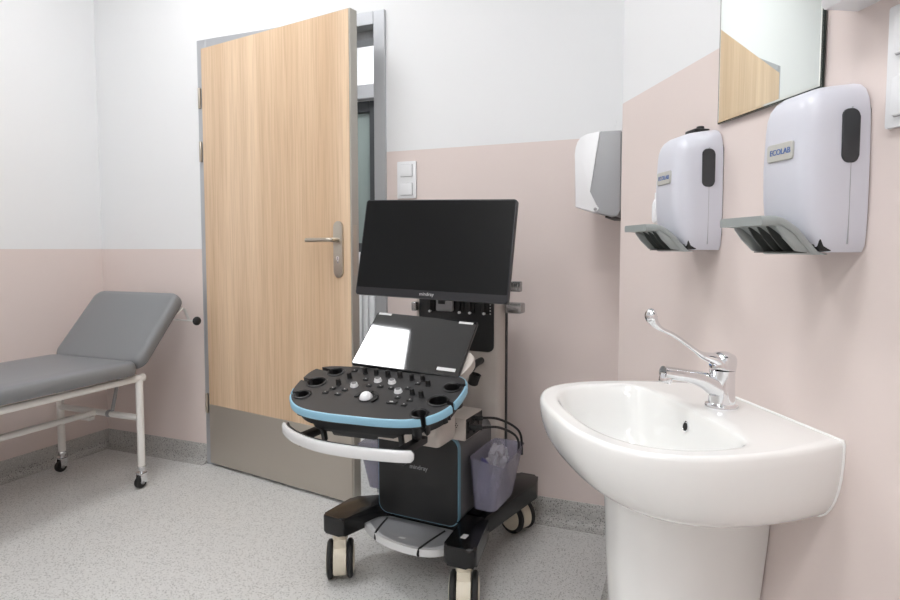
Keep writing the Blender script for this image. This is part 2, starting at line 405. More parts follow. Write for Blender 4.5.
# paper roll holder behind the backrest
b = new(); tube(b, [(-.22, 1.265, .745), (.335, 1.265, .745)], .004, 8)
for x in (-.2, .285):
    pts = [(x, 1.185, .785), (x, 1.222, .812), (x, 1.238, .803), (x, 1.264, .752)]
    tube(b, pts, .011, 8, ry=.003)
rh = obj('roll_holder', b, m_steelwhite, cr)
b = new(); bmesh.ops.create_uvsphere(b, u_segments=18, v_segments=12, radius=.022, matrix=M.Translation((.336, 1.265, .745)) @ M.Diagonal((.8, 1, 1, 1))); obj('end_knob', b, m_rubber, rh)

# ------------------------------------------------------------------ wall switches
def rocker_plate(name, label, cat, loc, rz, n, w, h, group=None):
    t = thing(name, label, cat, loc, rz, group)
    H = h*n
    b = new(); prism(b, rrect(-w/2, w/2, -H/2, H/2, .004, 3), -.009, 0, .002, 2, 'y'); obj('plate', b, m_white_pl, t)
    for i in range(n):
        cz = -H/2+h*(i+.5)
        b = new(); prism(b, rrect(-w*.31, w*.31, cz-h*.32, cz+h*.32, .003, 3), -.0155, -.008, .002, 2, 'y'); rk = obj('rocker', b, m_white_pl, t)
        b = new(); prism(b, rrect(-w*.325, w*.325, cz-h*.335, cz+h*.335, .003, 3), -.0094, -.0085, 0, 1, 'y'); obj('rocker_gap', b, m_towelgrey, rk)
    return t
rocker_plate('light_switch', 'white double light switch on pink wall beside door frame', 'light switch', (-1.146, D, 1.396), 0, 2, .09, .079)

# ------------------------------------------------------------------ paper towel dispenser
tw = thing('paper_towel_dispenser', 'white and grey paper towel dispenser at the pink wall corner', 'paper towel dispenser', (P0.x, 2.14, 0), rad(-90))
prof = [(.022, 1.478), (.089, 1.4795), (.127, 1.473), (.147, 1.4635), (.158, 1.450), (.164, 1.432), (.166, 1.41), (.162, 1.238), (.101, 1.2205), (.048, 1.203), (.030, 1.207), (.021, 1.222)]
cov = [(.085, 1.4797), (.127, 1.473), (.147, 1.4635), (.158, 1.450), (.164, 1.432), (.166, 1.41), (.162, 1.238), (.103, 1.2208), (.093, 1.223), (.087, 1.231), (.0885, 1.236), (.1184, 1.287)]
b = new(); prism(b, [(-x, z) for x, z in prof], -.1385, .1385, .003, 2, 'x'); obj('housing', b, m_towelgrey, tw)
b = new(); prism(b, [(-x-.0015*(x > .1), z) for x, z in cov], -.1405, .1405, .003, 2, 'x'); obj('front_cover', b, m_white_pl, tw)
b = new(); cyl(b, (.1395, -.0985, 1.2295), (.1425, -.0985, 1.2295), .0055, 14, .001); obj('pivot_screw', b, m_grey_pl, tw)
b = new(); box(b, -.12, .12, -.07, -.035, 1.202, 1.209, .002); obj('outlet', b, m_blacksoft, tw)
b = new(); box(b, -.13, .13, -.024, -.0005, 1.225, 1.475, .004); obj('back_plate', b, m_towelgrey, tw)
b = new(); tube(b, [(.125, -.045, 1.478), (.125, -.038, 1.512)], .003, 8, ry=.0012); obj('opening_key', b, m_white_pl, tw)

# ------------------------------------------------------------------ things on the basin wall (local x along wall, -y into room)
def wall_pt(s, z=0, off=0):
    p = P0+wd*s+wn*off; return (p.x, p.y, z)
# mirror
mi = thing('wall_mirror', 'frameless rectangular wall mirror above the soap dispensers', 'mirror', wall_pt(.6505, 1.36), WA)
b = new(); box(b, -.146, .146, -.009, -.003, 0, .86, .0006, 1); obj('glass_edge', b, m_mirredge, mi, smooth=0)
b = new(); box(b, -.141, .141, -.0095, -.0089, .006, .855); obj('mirror_face', b, m_mirror, mi, smooth=0)
b = new(); quad(b, (-.146, -.0085, 0), (.146, -.0085, 0), (.141, -.0096, .006), (-.141, -.0096, .006))
quad(b, (-.146, -.0085, 0), (-.141, -.0096, .006), (-.141, -.0096, .855), (-.146, -.0085, .86))
quad(b, (.146, -.0085, 0), (.141, -.0096, .006), (.141, -.0096, .855), (.146, -.0085, .86)); obj('bevelled_rim', b, m_bevel, mi, smooth=0)
for x in (-.1, .1):
    for z in (.1, .75):
        b = new(); cyl(b, (x, -.003, z), (x, .0, z), .015, 12); obj('mounting_pad', b, m_grey_pl, mi)

def dispenser(label, s, z, latch):
    t = thing('soap_dispenser', label, 'soap dispenser', wall_pt(s, z), WA, 'elbow lever soap dispensers')
    W2, H = .0635, .252
    def sec(hw, dp, z, tilt=0):
        o = []
        # from back right, forward round the front to back left
        N = 22; o.append((hw-.0015, -.0025))
        for i in range(N+1):
            a = rad(180*i/N); cx = math.copysign(abs(cos(a))**.42, cos(a)); sy = abs(sin(a))**.62
            o.append((hw*cx, -.035-(dp-.035)*sy))
        o.append((-hw+.0015, -.0025))
        return [(x, y, z+tilt*(-y)) for x, y in o]
    b = new()
    loft(b, [sec(W2-.016, .066, .002), sec(W2-.008, .074, .0), sec(W2-.003, .082, .010), sec(W2-.001, .090, .03), sec(W2, .096, .058), sec(W2, .099, .085), sec(W2, .1005, .13), sec(W2-.001, .0985, .19), sec(W2-.002, .0965, H-.042, -.0), sec(W2-.0055, .093, H-.024, -.05), sec(W2-.012, .087, H-.010, -.10), sec(W2-.022, .078, H-.001, -.135), sec(W2-.036, .060, H+.004, -.15)])
    c = new(); prism(c, [(-.14, .062), (-.116, .0500), (-.104, .0410), (-.091, .0275), (-.078, .0130), (-.070, .0045), (-.066, -.02), (-.14, -.02)], -.07, .07, 0, 1, 'x')
    b = boolean(b, c)
    body = obj('housing', b, m_disp, t, smooth=45)
    b = new(); prism(b, rrect(-W2+.005, W2-.005, .012, H-.022, .02, 6), -.004, 0, .001, 1, 'y'); obj('back_plate', b, m_dispdark, t)  # dark colour stands in for the shadow line between housing and wall
    # smoked level windows on both sides
    for sg in (1, -1):
        b = new(); prism(b, rrect(-.050, -.022, .131, .209, .011, 6), sg*(W2-.004), sg*(W2+.0012), .0008, 1, 'x'); obj('level_window', b, m_window_dark, t)
    # seam
    b = new(); box(b, W2-.003, W2+.0003, -.0345, -.0338, .012, .212)
    obj('seam', b, m_towelgrey, t, smooth=0)
    # badge
    b = new(); prism(b, rrect(-.029, .029, .141, .168, .004, 3), -.1028, -.096, .0008, 1, 'y'); bd = obj('badge', b, m_label, t)
    xf = M.Translation((.002, -.1029, .1545)) @ M.Rotation(rad(90), 4, 'X')
    obj('lettering', text_bm('ECOLAB', .0125, xf), m_labelblue, bd, smooth=0)
    # elbow lever: plate swept sideways out of the bottom and forward
    top = [(.060, -.002), (.072, .001), (.080, .008), (.093, .021), (.104, .033), (.116, .042), (.130, .050), (.145, .0535), (.165, .0535)]
    st = spline(top, 3, False); loops = []; n = len(st)
    for i, (y, z) in enumerate(st):
        (ya, za), (yc, zc) = st[max(i-1, 0)], st[min(i+1, n-1)]; l = math.hypot(yc-ya, zc-za); nx, nz = -(zc-za)/l, (yc-ya)/l
        w = .0535+(.001 if i < n-3 else -.0015); k = .014 if i > n-6 else .011
        def q(x, d): return (x, -(y+nx*d), max(z+nz*d, -.003+d*.05))
        loops.append([q(-w, -k), q(w, -k), q(w+.001, -k+.003), q(w+.001, -.003), q(w-.002, 0), q(-w+.002, 0), q(-w-.001, -.003), q(-w-.001, -k+.003)])
    b = new(); loft(b, loops)
    cheek = [(.141, .044), (.140, .036), (.128, .021), (.108, .002), (.074, -.002), (.072, .0), (.086, .010), (.100, .024), (.116, .037), (.130, .044)]
    for x in (-.0530, .0482): prism(b, [(-y, z) for y, z in cheek], x, x+.0048, .001, 1, 'x')
    lev = obj('elbow_lever', b, m_dispgrey, t, smooth=50)
    b = new()
    for x in (-.022, .0, .022):
        prism(b, [(-y, z) for y, z in [(.137, .041), (.126, .023), (.107, .003), (.076, .0), (.086, .006), (.100, .020), (.116, .032), (.130, .039)]], x-.001, x+.001, 0, 1, 'x')
    box(b, -.048, .048, -.107, -.07, -.001, .001); box(b, -.048, .048, -.09, -.075, .0, .012)
    obj('lever_ribs', b, m_dispdark, lev, smooth=30)
    b = new(); box(b, -.056, .056, -.0735, -.02, .0015, .03, .002); obj('lever_slot', b, m_darkslot, t)
    if latch:
        b = new(); box(b, -.02, .022, -.045, -.010, H-.008, H+.007, .003); cyl(b, (.010, -.026, H+.005), (.010, -.026, H+.013), .008, 12, .002); obj('latch', b, m_black, t)
    return t
dispenser('white soap dispenser with grey elbow lever and black latch, left of the mirror', .458, 1.098, True)
dispenser('white soap dispenser with grey elbow lever, nearest the white wall switch plate', .830, 1.095, False)

# small white holder peeping out behind the left dispenser
hb = thing('plastic_fitting', 'small white rounded plastic fitting half hidden behind the left soap dispenser', 'wall fitting', wall_pt(.286, 1.163), WA)
b = new(); lathe(b, [(.004, 0), (.010, .003), (.012, .010), (.012, .045), (.009, .055), (.006, .060), (.006, .074), (.004, .076)], (0, -.03, 0), 16); obj('cover', b, m_white_pl, hb)
b = new(); box(b, -.008, .008, -.024, 0, .012, .028, .002); obj('bracket', b, m_white_pl, hb)

# socket / switch frame at the right edge and the lamp above
rocker_plate('wall_switch', 'tall white switch plate cut off by the right picture edge', 'light switch', wall_pt(.961, 1.3525), WA, 2, .08, .084)
lp = thing('wall_lamp', 'white wall lamp housing at the top edge above the mirror corner', 'wall lamp', wall_pt(.978, 1.457), WA)
b = new(); prism(b, [(-.0, .0), (-.055, .0), (-.060, .006), (-.060, .10), (-.052, .12), (0, .12)], -.125, .2, .003, 2, 'x'); obj('housing', b, m_white_pl, lp)
b = new(); box(b, -.055, -.03, -.046, -.030, -.0008, .002); obj('slot', b, m_darkslot, lp, smooth=0)

# ------------------------------------------------------------------ wash basin
SX = .65; RIM = .80
ws = thing('washbasin', 'white ceramic washbasin on a half pedestal fixed to the pink wall', 'washbasin', wall_pt(SX, 0), WA)
half = [(.0, .403), (.05, .402), (.105, .396), (.15, .384), (.195, .362), (.229, .325), (.249, .275), (.255, .22), (.252, .16), (.24, .09), (.224, .03), (.214, .0)]
def outline(hp, kx=1, ky=1, inset=0):
    r = hp[:-1]
    cl = [(-x, y) for x, y in reversed(hp)]+[(x, y) for x, y in hp[1:]]
    o = spline(cl, 6, False)
    return o
OUT = outline(half)      # open: back left -> front -> back right
NP = len(OUT)
ihalf = [(.0, .366), (.05, .365), (.10, .358), (.145, .342), (.182, .315), (.206, .275), (.213, .235), (.211, .195), (.200, .165), (.168, .148), (.08, .142), (.0, .140)]
icl = spline([(-x, y) for x, y in reversed(ihalf)][:-1]+[(x, y) for x, y in ihalf][:-1], 6, True)
def resample(poly, n, closed):
    P = [V((*p, 0)) for p in poly]+([V((*poly[0], 0))] if closed else [])
    Ls = [0]
    for a, c in zip(P, P[1:]): Ls.append(Ls[-1]+(c-a).length)
    out = []; j = 0
    for i in range(n):
        t = Ls[-1]*i/(n if closed else n-1)
        while j < len(P)-2 and Ls[j+1] < t: j += 1
        f = (t-Ls[j])/max(1e-9, Ls[j+1]-Ls[j]); q = P[j].lerp(P[j+1], f); out.append((q.x, q.y))
    return out
# closed outer = open outline + straight back edge
back = [(.214-.428*i/12, 0) for i in range(1, 12)]
OUTC = OUT+back
cen = (0, .235)
def angular(poly, n, c):
    """sample a closed star-shaped polygon at n angles around c"""
    out = []
    m = len(poly)
    for k in range(n):
        a = 2*pi*k/n; d = (cos(a), sin(a)); best = 0
        for i in range(m):
            x1, y1 = poly[i][0]-c[0], poly[i][1]-c[1]; x2, y2 = poly[(i+1) % m][0]-c[0], poly[(i+1) % m][1]-c[1]
            ex, ey = x2-x1, y2-y1; den = d[0]*ey-d[1]*ex
            if abs(den) < 1e-12: continue
            t = (x1*ey-y1*ex)/den; u = (x1*d[1]-y1*d[0])/den
            if t > 0 and -1e-6 <= u <= 1+1e-6: best = max(best, t)
        out.append((c[0]+best*d[0], c[1]+best*d[1]))
    return out
NA = 144
A0 = angular(OUTC, NA, cen); I0 = angular(icl, NA, cen)
def ring(pts, kx, ky, z, inset=0, y0=0.):
    o = []
    for x, y in pts:
        X, Y = x*kx, y0+(y-y0)*ky
        if inset:
            vx, vy = X-cen[0], Y-cen[1]; l = math.hypot(vx, vy); X -= vx/l*inset; Y -= vy/l*inset
            if y < 1e-6: Y = 0.
        o.append((X, -max(Y, 0.), z))
    return o
def KS(th): return .56+.44*cos(th)**.62
def ZS(th): return RIM-.012-.134*sin(th)**.95
for sx in (1, -1):     # keep the two wall corners crisp
    i = min(range(NA), key=lambda k: math.hypot(A0[k][0]-sx*.214, A0[k][1])); A0[i] = (sx*.214, 0.)
b = new(); loops = []
for kx, z in ((.30, .6545), (.45, .6542)): loops.append([(x, y, RIM-(RIM-z_)*(1+.2*y)) for x, y, z_ in ring(A0, kx, .5+.33*kx, z)])
for i in range(18):
    th = rad(88*(1-i/18)); k = KS(th); z = ZS(th)
    loops.append([(x, y, RIM-(RIM-z_)*(1+.2*y)) for x, y, z_ in ring(A0, k, k, z)])
loops.append(ring(A0, 1, 1, RIM-.008)); loops.append(ring(A0, 1, 1, RIM-.003, .002)); loops.append(ring(A0, 1, 1, RIM, .006))
def iring(k, z, dy=0., ins=0):
    return [(x*k, -(cen[1]+dy+(y-cen[1])*k), z) for x, y in I0]
inr = iring(1.05, RIM-.0004); otr = loops[-1]
for f in (.12, .45, .8): loops.append([tuple(a+(c-a)*f for a, c in zip(p, q)) for p, q in zip(otr, inr)])
loops.append(inr); loops.append(iring(1.03, RIM-.0018)); loops.append(iring(1.008, RIM-.006)); loops.append(iring(.982, RIM-.014))
for k, z, dy in ((.955, .775, 0), (.915, .745, 0), (.86, .712, 0), (.77, .685, -.004), (.62, .669, -.008), (.42, .662, -.012), (.2, .659, -.015), (.1, .657, -.015)):
    loops.append(iring(k, z, dy))
loft(b, loops); bowl = obj('bowl', b, m_ceramic, ws, smooth=60)
# overflow hole and waste
b = new(); lathe(b, [(.010, 0), (.0105, .002), (.0085, .003), (.007, .001)], (.004, -.1455, .767), 18, V((0, -1, .15))); ov = obj('overflow_ring', b, m_chrome, ws)
b = new(); cyl(b, (.004, -.146, .767), (.004, -.149, .7675), .0068, 16); obj('overflow_hole', b, m_darkslot, ov)
b = new(); lathe(b, [(.022, 0), (.024, .002), (.020, .004), (.006, .003)], (0, -.25, .657), 20); obj('waste_plug', b, m_chrome, ws)
# sealant bead along the wall
sd = [(.2145*KS(rad(a)), -.001, ZS(rad(a))) for a in (0, 10, 20, 30, 40, 50, 60, 70, 80)]
b = new(); tube(b, [(-.213, -.0012, .8), (0, -.0012, .8005), (.2135, -.0012, .800), (.2146, -.0012, .796)]+sd, .0026, 8); obj('sealant', b, m_sealant, ws)
# half pedestal
def ped(kw, dp, z, kb=None):
    kb = kb or kw
    hp_ = [(0, .275*dp), (.04*kw, .271*dp), (.072*kw, .252*dp), (.09*kw, .215*dp), (.096*kw, .16*dp), ((.5*.096*kw+.5*.066*kb)*1.06, .08*dp), (.064*kb, .003)]
    o = spline([(-x, y) for x, y in reversed(hp_)]+[(x, y) for x, y in hp_[1:]], 6, False)
    return [(x-.008, -y, z) for x, y in o]
b = new(); loft(b, [ped(1.1, 1.04, .69, 1.), ped(1.08, 1.04, .62, 1.), ped(1.0, 1.03, .52, .78), ped(.94, 1.01, .43, .58), ped(.88, .98, .34, .5), ped(.78, .92, .27, .45), ped(.6, .72, .235, .4), ped(.4, .4, .225, .3)]); pd = obj('pedestal', b, m_ceramic, ws, smooth=60)
b = new(); cyl(b, (.018, -.13, .632), (.018, -.16, .634), .005, 12, .001); obj('cover_cap', b, m_sealant, ws)

# mixer tap
fx = thing('mixer_tap', 'chrome mixer tap with a long elbow lever on the washbasin', 'tap', wall_pt(.647, RIM, .072), WA)
b = new(); lathe(b, [(.029, -.001), (.030, .003), (.029, .006), (.0255, .008), (.024, .010)], (0, 0, 0), 32); obj('base_ring', b, m_chrome, fx)
b = new(); lathe(b, [(.0245, .008), (.0238, .02), (.0228, .045), (.0228, .066), (.0238, .072)], (0, 0, 0), 32)
body = obj('body', b, m_chrome, fx, smooth=50)
# spout
b = new()
pth = [(0, -.004, .034), (0, -.02, .043), (0, -.04, .054), (0, -.065, .061), (0, -.09, .0655), (0, -.119, .070)]
tube(b, spline(pth, 5, False), [.022-.0075*i/25 for i in range(26)], 20, True, [.022-.010*min(1, i/16) for i in range(26)])
sp = obj('spout', b, m_chrome, fx, smooth=60)
b = new(); cyl(b, (0, -.111, .068), (0, -.115, .050), .0122, 20, .002); obj('aerator', b, m_chrome, sp)
# cartridge cap and lever
b = new(); lathe(b, [(.0235, .0735), (.0242, .078), (.0242, .090), (.0228, .097), (.019, .102), (.010, .106), (.002, .107)], (0, 0, 0), 32)
bmesh.ops.transform(b, matrix=M.Translation((0, 0, .0735)) @ M.Rotation(rad(-6), 4, 'X') @ M.Translation((0, 0, -.0735)), verts=b.verts)
cap = obj('lever_cap', b, m_chrome, fx, smooth=60)
b = new()
pth = spline([(0, -.008, .088), (0, -.022, .094), (0, -.042, .101), (0, -.07, .120), (0, -.10, .140), (0, -.125, .152), (0, -.137, .162), (0, -.143, .172)], 5, False)
n = len(pth)
tube(b, pth, [max(.0052, .0225-.0175*i/14) if i < 24 else .0052+(i-24)*.0006 for i in range(n)], 16, True, [max(.0042, .016-.013*i/14) if i < 24 else .0042+(i-24)*.0006 for i in range(n)])
lv = obj('elbow_handle', b, m_chrome, fx, smooth=60)
b = new(); bmesh.ops.create_uvsphere(b, u_segments=20, v_segments=12, radius=.0135, matrix=M.Translation((0, -.145, .176)) @ M.Diagonal((1, .8, 1.05, 1))); obj('handle_tip', b, m_chrome, lv)
b = new(); cyl(b, (0, -.0242, .084), (0, -.0255, .084), .004, 12, .0005); obj('temperature_mark', b, m_labelblue, cap)

# ------------------------------------------------------------------ ultrasound machine
OC = V((-.835, 1.66, 0)); CR = rad(-4)
us = thing('ultrasound_machine', 'black and silver wheeled ultrasound machine with monitor, touch screen and blue trimmed control panel', 'ultrasound machine', OC, CR)
INV = (M.Translation(OC) @ M.Rotation(CR, 4, 'Z')).inverted()

# --- casters
def caster(x, y, ang):
    xf = M.Translation((x, y, 0)) @ M.Rotation(ang, 4, 'Z')
    R = .063; cz = R+.0005
    prof = []
    for i in range(33):
        a = rad(-38+256*i/32); prof.append((.058*cos(a), cz+.058*sin(a)))
    b = new(); prism(b, [(-px, pz) for px, pz in prof], -.021, .021, .004, 2, 'x')   # fairing between the wheels
    b2 = prism(b, [(.032, .1), (-.032, .1), (-.03, .14), (.03, .14)], -.021, .021, .003, 2, 'x')
    cyl(b, (0, 0, .132), (0, 0, .153), .026, 18, .002)
    c = obj('caster', b, m_cream, us, xf)
    for s in (-1, 1):
        b = new(); x0 = s*.024; x1 = s*.043
        lathe(b, [(.030, 0), (R-.006, 0), (R-.001, .004), (R, .008), (R-.001, .014), (R-.008, .019), (.048, .019)], (x0, 0, cz), 32, (s, 0, 0)); w = obj('wheel', b, m_rubber, c, xf)
        b = new(); lathe(b, [(.049, .0), (.049, .018), (.045, .021), (.02, .023), (.004, .0235)], (x0, 0, cz), 28, (s, 0, 0)); obj('wheel_disc', b, m_cream, w, xf)
caster(-.240, .0, rad(33)); caster(.217, .0, rad(22)); caster(.180, .575, rad(-112)); caster(-.215, .578, rad(-70))
# --- base legs
def leg(pts):
    b = new(); loops = []
    c = V((sum(p[0] for p in pts)/len(pts), sum(p[1] for p in pts)/len(pts)))
    prism(b, pts, .152, .214, .012, 3); return obj('leg', b, m_blackglossy, us, smooth=45)
def rpoly(pts, r=.014, n=4):
    out = []; N = len(pts)
    for i in range(N):
        p0, p, p2 = V(pts[i-1]), V(pts[i]), V(pts[(i+1) % N])
        a = p+(p0-p).normalized()*min(r, (p0-p).length*.45); c = p+(p2-p).normalized()*min(r, (p2-p).length*.45)
        for k in range(n+1):
            t = k/n; out.append(tuple((1-t)**2*a+2*t*(1-t)*p+t*t*c))
    return out
leg(rpoly([(-.295, -.025), (-.21, -.03), (-.168, .125), (-.10, .175), (-.10, .24), (-.20, .20), (-.285, .14)]))
leg(rpoly([(.160, -.032), (.250, -.03), (.262, -.01), (.222, .19), (.10, .20), (.10, .15), (.146, .125)]))
leg(rpoly([(.08, .19), (.205, .185), (.268, .56), (.25, .625), (.165, .625), (.10, .45)]))
leg(rpoly([(-.10, .20), (-.19, .20), (-.262, .56), (-.25, .625), (-.165, .625), (-.08, .45)]))
b = new(); prism(b, rpoly([(-.14, .155), (.14, .155), (.15, .47), (-.15, .47)], .03), .156, .192, .005, 2); obj('base', b, m_black, us)
b = new(); box(b, .190, .208, .028, .056, .2132, .2146, .0004, 1); obj('marking', b, m_keytext, us, smooth=0)
# --- footrest
fp = [(x-.004, y+.026) for x, y in spline([(-.212, .118), (-.205, .065), (-.165, .025), (-.105, -.012), (-.035, -.035), (.045, -.042), (.105, -.03), (.142, .0), (.152, .05), (.146, .118)], 5, False)]
b = new(); prism(b, fp+[(.1, .155), (-.17, .155)], .146, .169, .010, 4); ft = obj('footrest', b, m_silver, us, smooth=50)
fin = [(x*.9-.0025, y+.012 if y < .1 else y) for x, y in fp]
b = new(); prism(b, fin+[(.1, .14), (-.16, .14)], .166, .1695, .001, 1); obj('footrest_pad', b, m_silverdark, ft, smooth=50)
def groove(pts):
    b = new(); tube(b, spline(pts, 5, False), .0038, 8); obj('groove', b, m_darkslot, ft)
groove([(-.135, .128, .169), (-.125, .07, .169), (-.115, .026, .169), (-.112, .0185, .164), (-.111, .015, .154), (-.111, .018, .147)])
groove([(.088, .128, .169), (.076, .06, .169), (.068, -.004, .169), (.066, -.011, .165), (.066, -.0165, .154), (.066, -.013, .147)])
b = new(); box(b, -.028, -.006, .025, .033, .1692, .1702); obj('marking', b, m_silver, ft, smooth=0)
# --- main body
ol = rrect(-.163, .141, .193, .487, .034, 7)
b = new(); prism(b, ol, .138, .47, .004, 2, 'y'); obj('body', b, m_bodygrey, us)
b = new(); prism(b, rrect(-.1635, .1415, .1925, .4875, .034, 7), .121, .1375, .001, 1, 'y'); obj('blue_rim', b, m_bluerim, us)
b = new(); prism(b, rrect(-.1605, .1385, .1955, .4845, .0325, 7), .1185, .133, .002, 2, 'y'); obj('front_panel', b, m_blacksoft, us)
obj('lettering', text_bm('mindray', .021, M.Translation((-.005, .1184, .372)) @ M.Rotation(rad(90), 4, 'X')), m_towelgrey, us, smooth=0)
# --- lift arm under the panel
b = new(); box(b, -.10, .150, -.03, .09, .499, .62, .018, 3); box(b, -.1, .02, .08, .40, .50, .60, .01, 2); obj('lift_arm', b, m_beige, us)
# --- connector box with cables
b = new(); box(b, .03, .176, .095, .235, .493, .566, .004, 2); cb = obj('connector_box', b, m_beige, us)
b = new(); box(b, .1755, .1785, .102, .228, .497, .562, .001, 1)
for y, z, w, h in ((.12, .545, .016, .012), (.12, .52, .018, .01), (.16, .545, .022, .014), (.165, .512, .02, .012), (.2, .535, .02, .02)): box(b, .168, .182, y-w/2, y+w/2, z-h/2, z+h/2, .001, 1)
obj('port_plate', b, m_blacksoft, cb)
b = new()
for i in range(5):
    for j in range(3): cyl(b, (.118+i*.007+(j % 2)*.0035, .0952, .535+j*.006), (.118+i*.007+(j % 2)*.0035, .0942, .535+j*.006), .0017, 8)
obj('vent', b, m_darkslot, cb)
b = new(); tube(b, spline([(.178, .165, .551), (.20, .17, .553), (.235, .22, .542), (.262, .30, .50), (.272, .35, .455), (.27, .37, .38)], 6, False), .0042, 8); cyl(b, (.178, .165, .551), (.205, .171, .553), .008, 12, .002); obj('cable', b, m_rubber, us)
b = new(); tube(b, spline([(.178, .125, .53), (.21, .14, .53), (.245, .20, .52), (.268, .29, .475), (.272, .33, .43), (.262, .34, .37)], 6, False), .0042, 8); cyl(b, (.178, .125, .53), (.215, .142, .53), .0085, 12, .002); obj('cable', b, m_rubber, us)
# --- column
b = new(); prism(b, rrect(-.175, .171, .40, .475, .018, 5), .17, 1.02, .01, 2); colm = obj('column', b, m_beige, us)
b = new(); box(b, -.175, .1735, .462, .482, .19, 1.01, .002); obj('rear_cover', b, m_blacksoft, colm)
b = new(); prism(b, rrect(-.152, .151, .728, 1.01, .022, 6), .393, .402, .002, 2, 'y'); pb = obj('port_panel', b, m_blacksoft, us)
b = new(); box(b, -.073, -.006, .375, .395, .87, .95, .006, 3); pl_ = obj('probe_plug', b, m_grey_pl, us)
b = new(); box(b, -.062, -.034, .372, .376, .897, .93, .002); obj('plug_window', b, m_darkslot, pl_)
for x in (-.102, .02, .062, .118):
    b = new(); box(b, x-.016, x+.016, .388, .396, .865, .99, .004); sl = obj('probe_port', b, m_darkslot, us)
    b = new(); box(b, x-.003, x+.003, .383, .389, .862, .992, .001); obj('port_latch', b, m_black, sl)
    b = new(); cyl(b, (x, .389, .868), (x, .379, .868), .005, 10, .001); obj('latch_tip', b, m_silver, sl)
b = new()
for i in range(4): box(b, .137, .141, .3915, .394, .865+i*.011, .869+i*.011)
obj('marking', b, m_keytext, pb, smooth=0)
# --- cable hooks on the sides of the column
for sg in (1,):
    b = new(); xf = M.Diagonal((sg, 1, 1, 1))
    box(b, .178, .243, .43, .475, .868, .906, .006, 3); hk = obj('cable_hook', b, m_hook, us, xf)
    b = new(); box(b, .168, .231, .455, .475, .945, .983, .004, 3); box(b, .202, .222, .449, .457, .952, .976, .003); obj('upper_hook', b, m_hook, us, xf)
b = new(); box(b, -.178, -.158, .376, .402, .866, .90, .004, 3); obj('cable_hook', b, m_hook, us)
# --- small probe holder on the column
b = new(); tube(b, [(.10, .42, .695), (.105, .36, .695), (.11, .30, .69)], .012, 12)
lathe(b, [(.004, -.012), (.014, -.011), (.016, .0), (.014, .011), (.004, .012)], (.112, .285, .69), 18, (.3, -1, .1))
lathe(b, [(.014, -.026), (.018, -.022), (.019, .008), (.021, .014), (.016, .014), (.014, .0)], (.124, .285, .655), 20, (.3, 0, 1)); obj('probe_holder', b, m_rubber, us)

# --- control panel (own tilted frame, world -> machine)
PX = V((.998, .068, -.007)).normalized(); PN = V((.026, -.281, .959)); PN = (PN-PX*PN.dot(PX)).normalized(); PY = PN.cross(PX)
PF = INV @ frame_mat((-.847, 1.519, .69), PX, PY, PN)
hp_ = [(0, -.1475), (.09, -.146), (.16, -.134), (.205, -.108), (.236, -.065), (.250, -.015), (.254, .04), (.250, .08), (.235, .108), (.200, .125), (.14, .131), (0, .132)]
pol = spline([(x, y) for x, y in hp_][:-1]+[(-x, y) for x, y in reversed(hp_)][:-1], 6, True)
pol = [(x*(1.015 if x > 0 else 1.05), y) for x, y in pol]
pol = [p for i, p in enumerate(pol) if i == 0 or math.hypot(p[0]-pol[i-1][0], p[1]-pol[i-1][1]) > 1e-4]
holes = [(-.174, .085, .023), (-.204, .015, .027), (-.209, -.060, .0215), (.219, .049, .0235), (.203, -.029, .027), (.173, -.101, .0215)]
def cutter():
    c = new()
    for x, y, r in holes:
        cyl(c, (x, y, -.08), (x, y, .03), r, 28)
    return c
def slots():
    c = new()
    for x, y, r in holes:
        if (x, y) in ((-.209, -.060), (.219, .049)): ang = math.atan2(y, x)*.5 if x > 0 else pi
        ang = {(-.174, .085): rad(165), (-.204, .015): rad(166), (-.209, -.060): rad(174), (.219, .049): rad(35), (.203, -.029): rad(-12), (.173, -.101): rad(-48)}[(x, y)]
        xf = M.Translation((x, y, 0)) @ M.Rotation(ang, 4, 'Z')
        box(c, 0, .09, -.0075, .0075, -.085, .035, xf=xf)
    return c
def scale_pol(k, d): # offset inwards by d
    out = []
    N = len(pol)
    for i in range(N):
        a, c = V(pol[i-1]), V(pol[(i+1) % N]); t = (c-a).normalized(); out.append((pol[i][0]-t.y*d, pol[i][1]+t.x*d))
    return out
inn = scale_pol(1, .004)
b = new(); prism(b, inn, -.030, .0, .002, 2); b = boolean(b, cutter()); b = boolean(b, slots()); cp = obj('control_panel', b, m_panel, us, PF, smooth=35)
# blue trim band around the edge (outer ring)
b = new(); N = len(pol); o2 = scale_pol(1, -.002); i2 = scale_pol(1, .0042)
loft(b, [[(x, y, -.022) for x, y in i2], [(x, y, -.022) for x, y in o2], [(x, y, -.006) for x, y in o2], [(x, y, -.0005) for x, y in scale_pol(1, .001)], [(x, y, .0005) for x, y in i2], [(x, y, -.022) for x, y in i2]], False, False)
bmesh.ops.remove_doubles(b, verts=b.verts, dist=1e-6)
c = slots(); box(c, -.15, .15, .1, .2, -.05, .05); box(c, -.35, -.14, -.03, .2, -.049, .049)
b = boolean(b, c); obj('blue_trim', b, m_blue, us, PF, smooth=35)
# undercarriage
b = new(); prism(b, scale_pol(1, .022), -.058, -.0305, .006, 2); b = boolean(b, cutter()); b = boolean(b, slots()); obj('panel_underside', b, m_blacksoft, us, PF, smooth=35)
b = new(); prism(b, rrect(-.165, .125, -.115, .12, .03, 5), -.078, -.058, .008, 2)
box(b, -.13, -.12, -.12, -.10, -.115, -.07, .002); box(b, -.115, .03, -.09, .10, -.112, -.07, .01); box(b, .105, .118, -.11, -.095, -.11, -.07, .002); obj('keyboard_tray', b, m_blacksoft, us, PF)
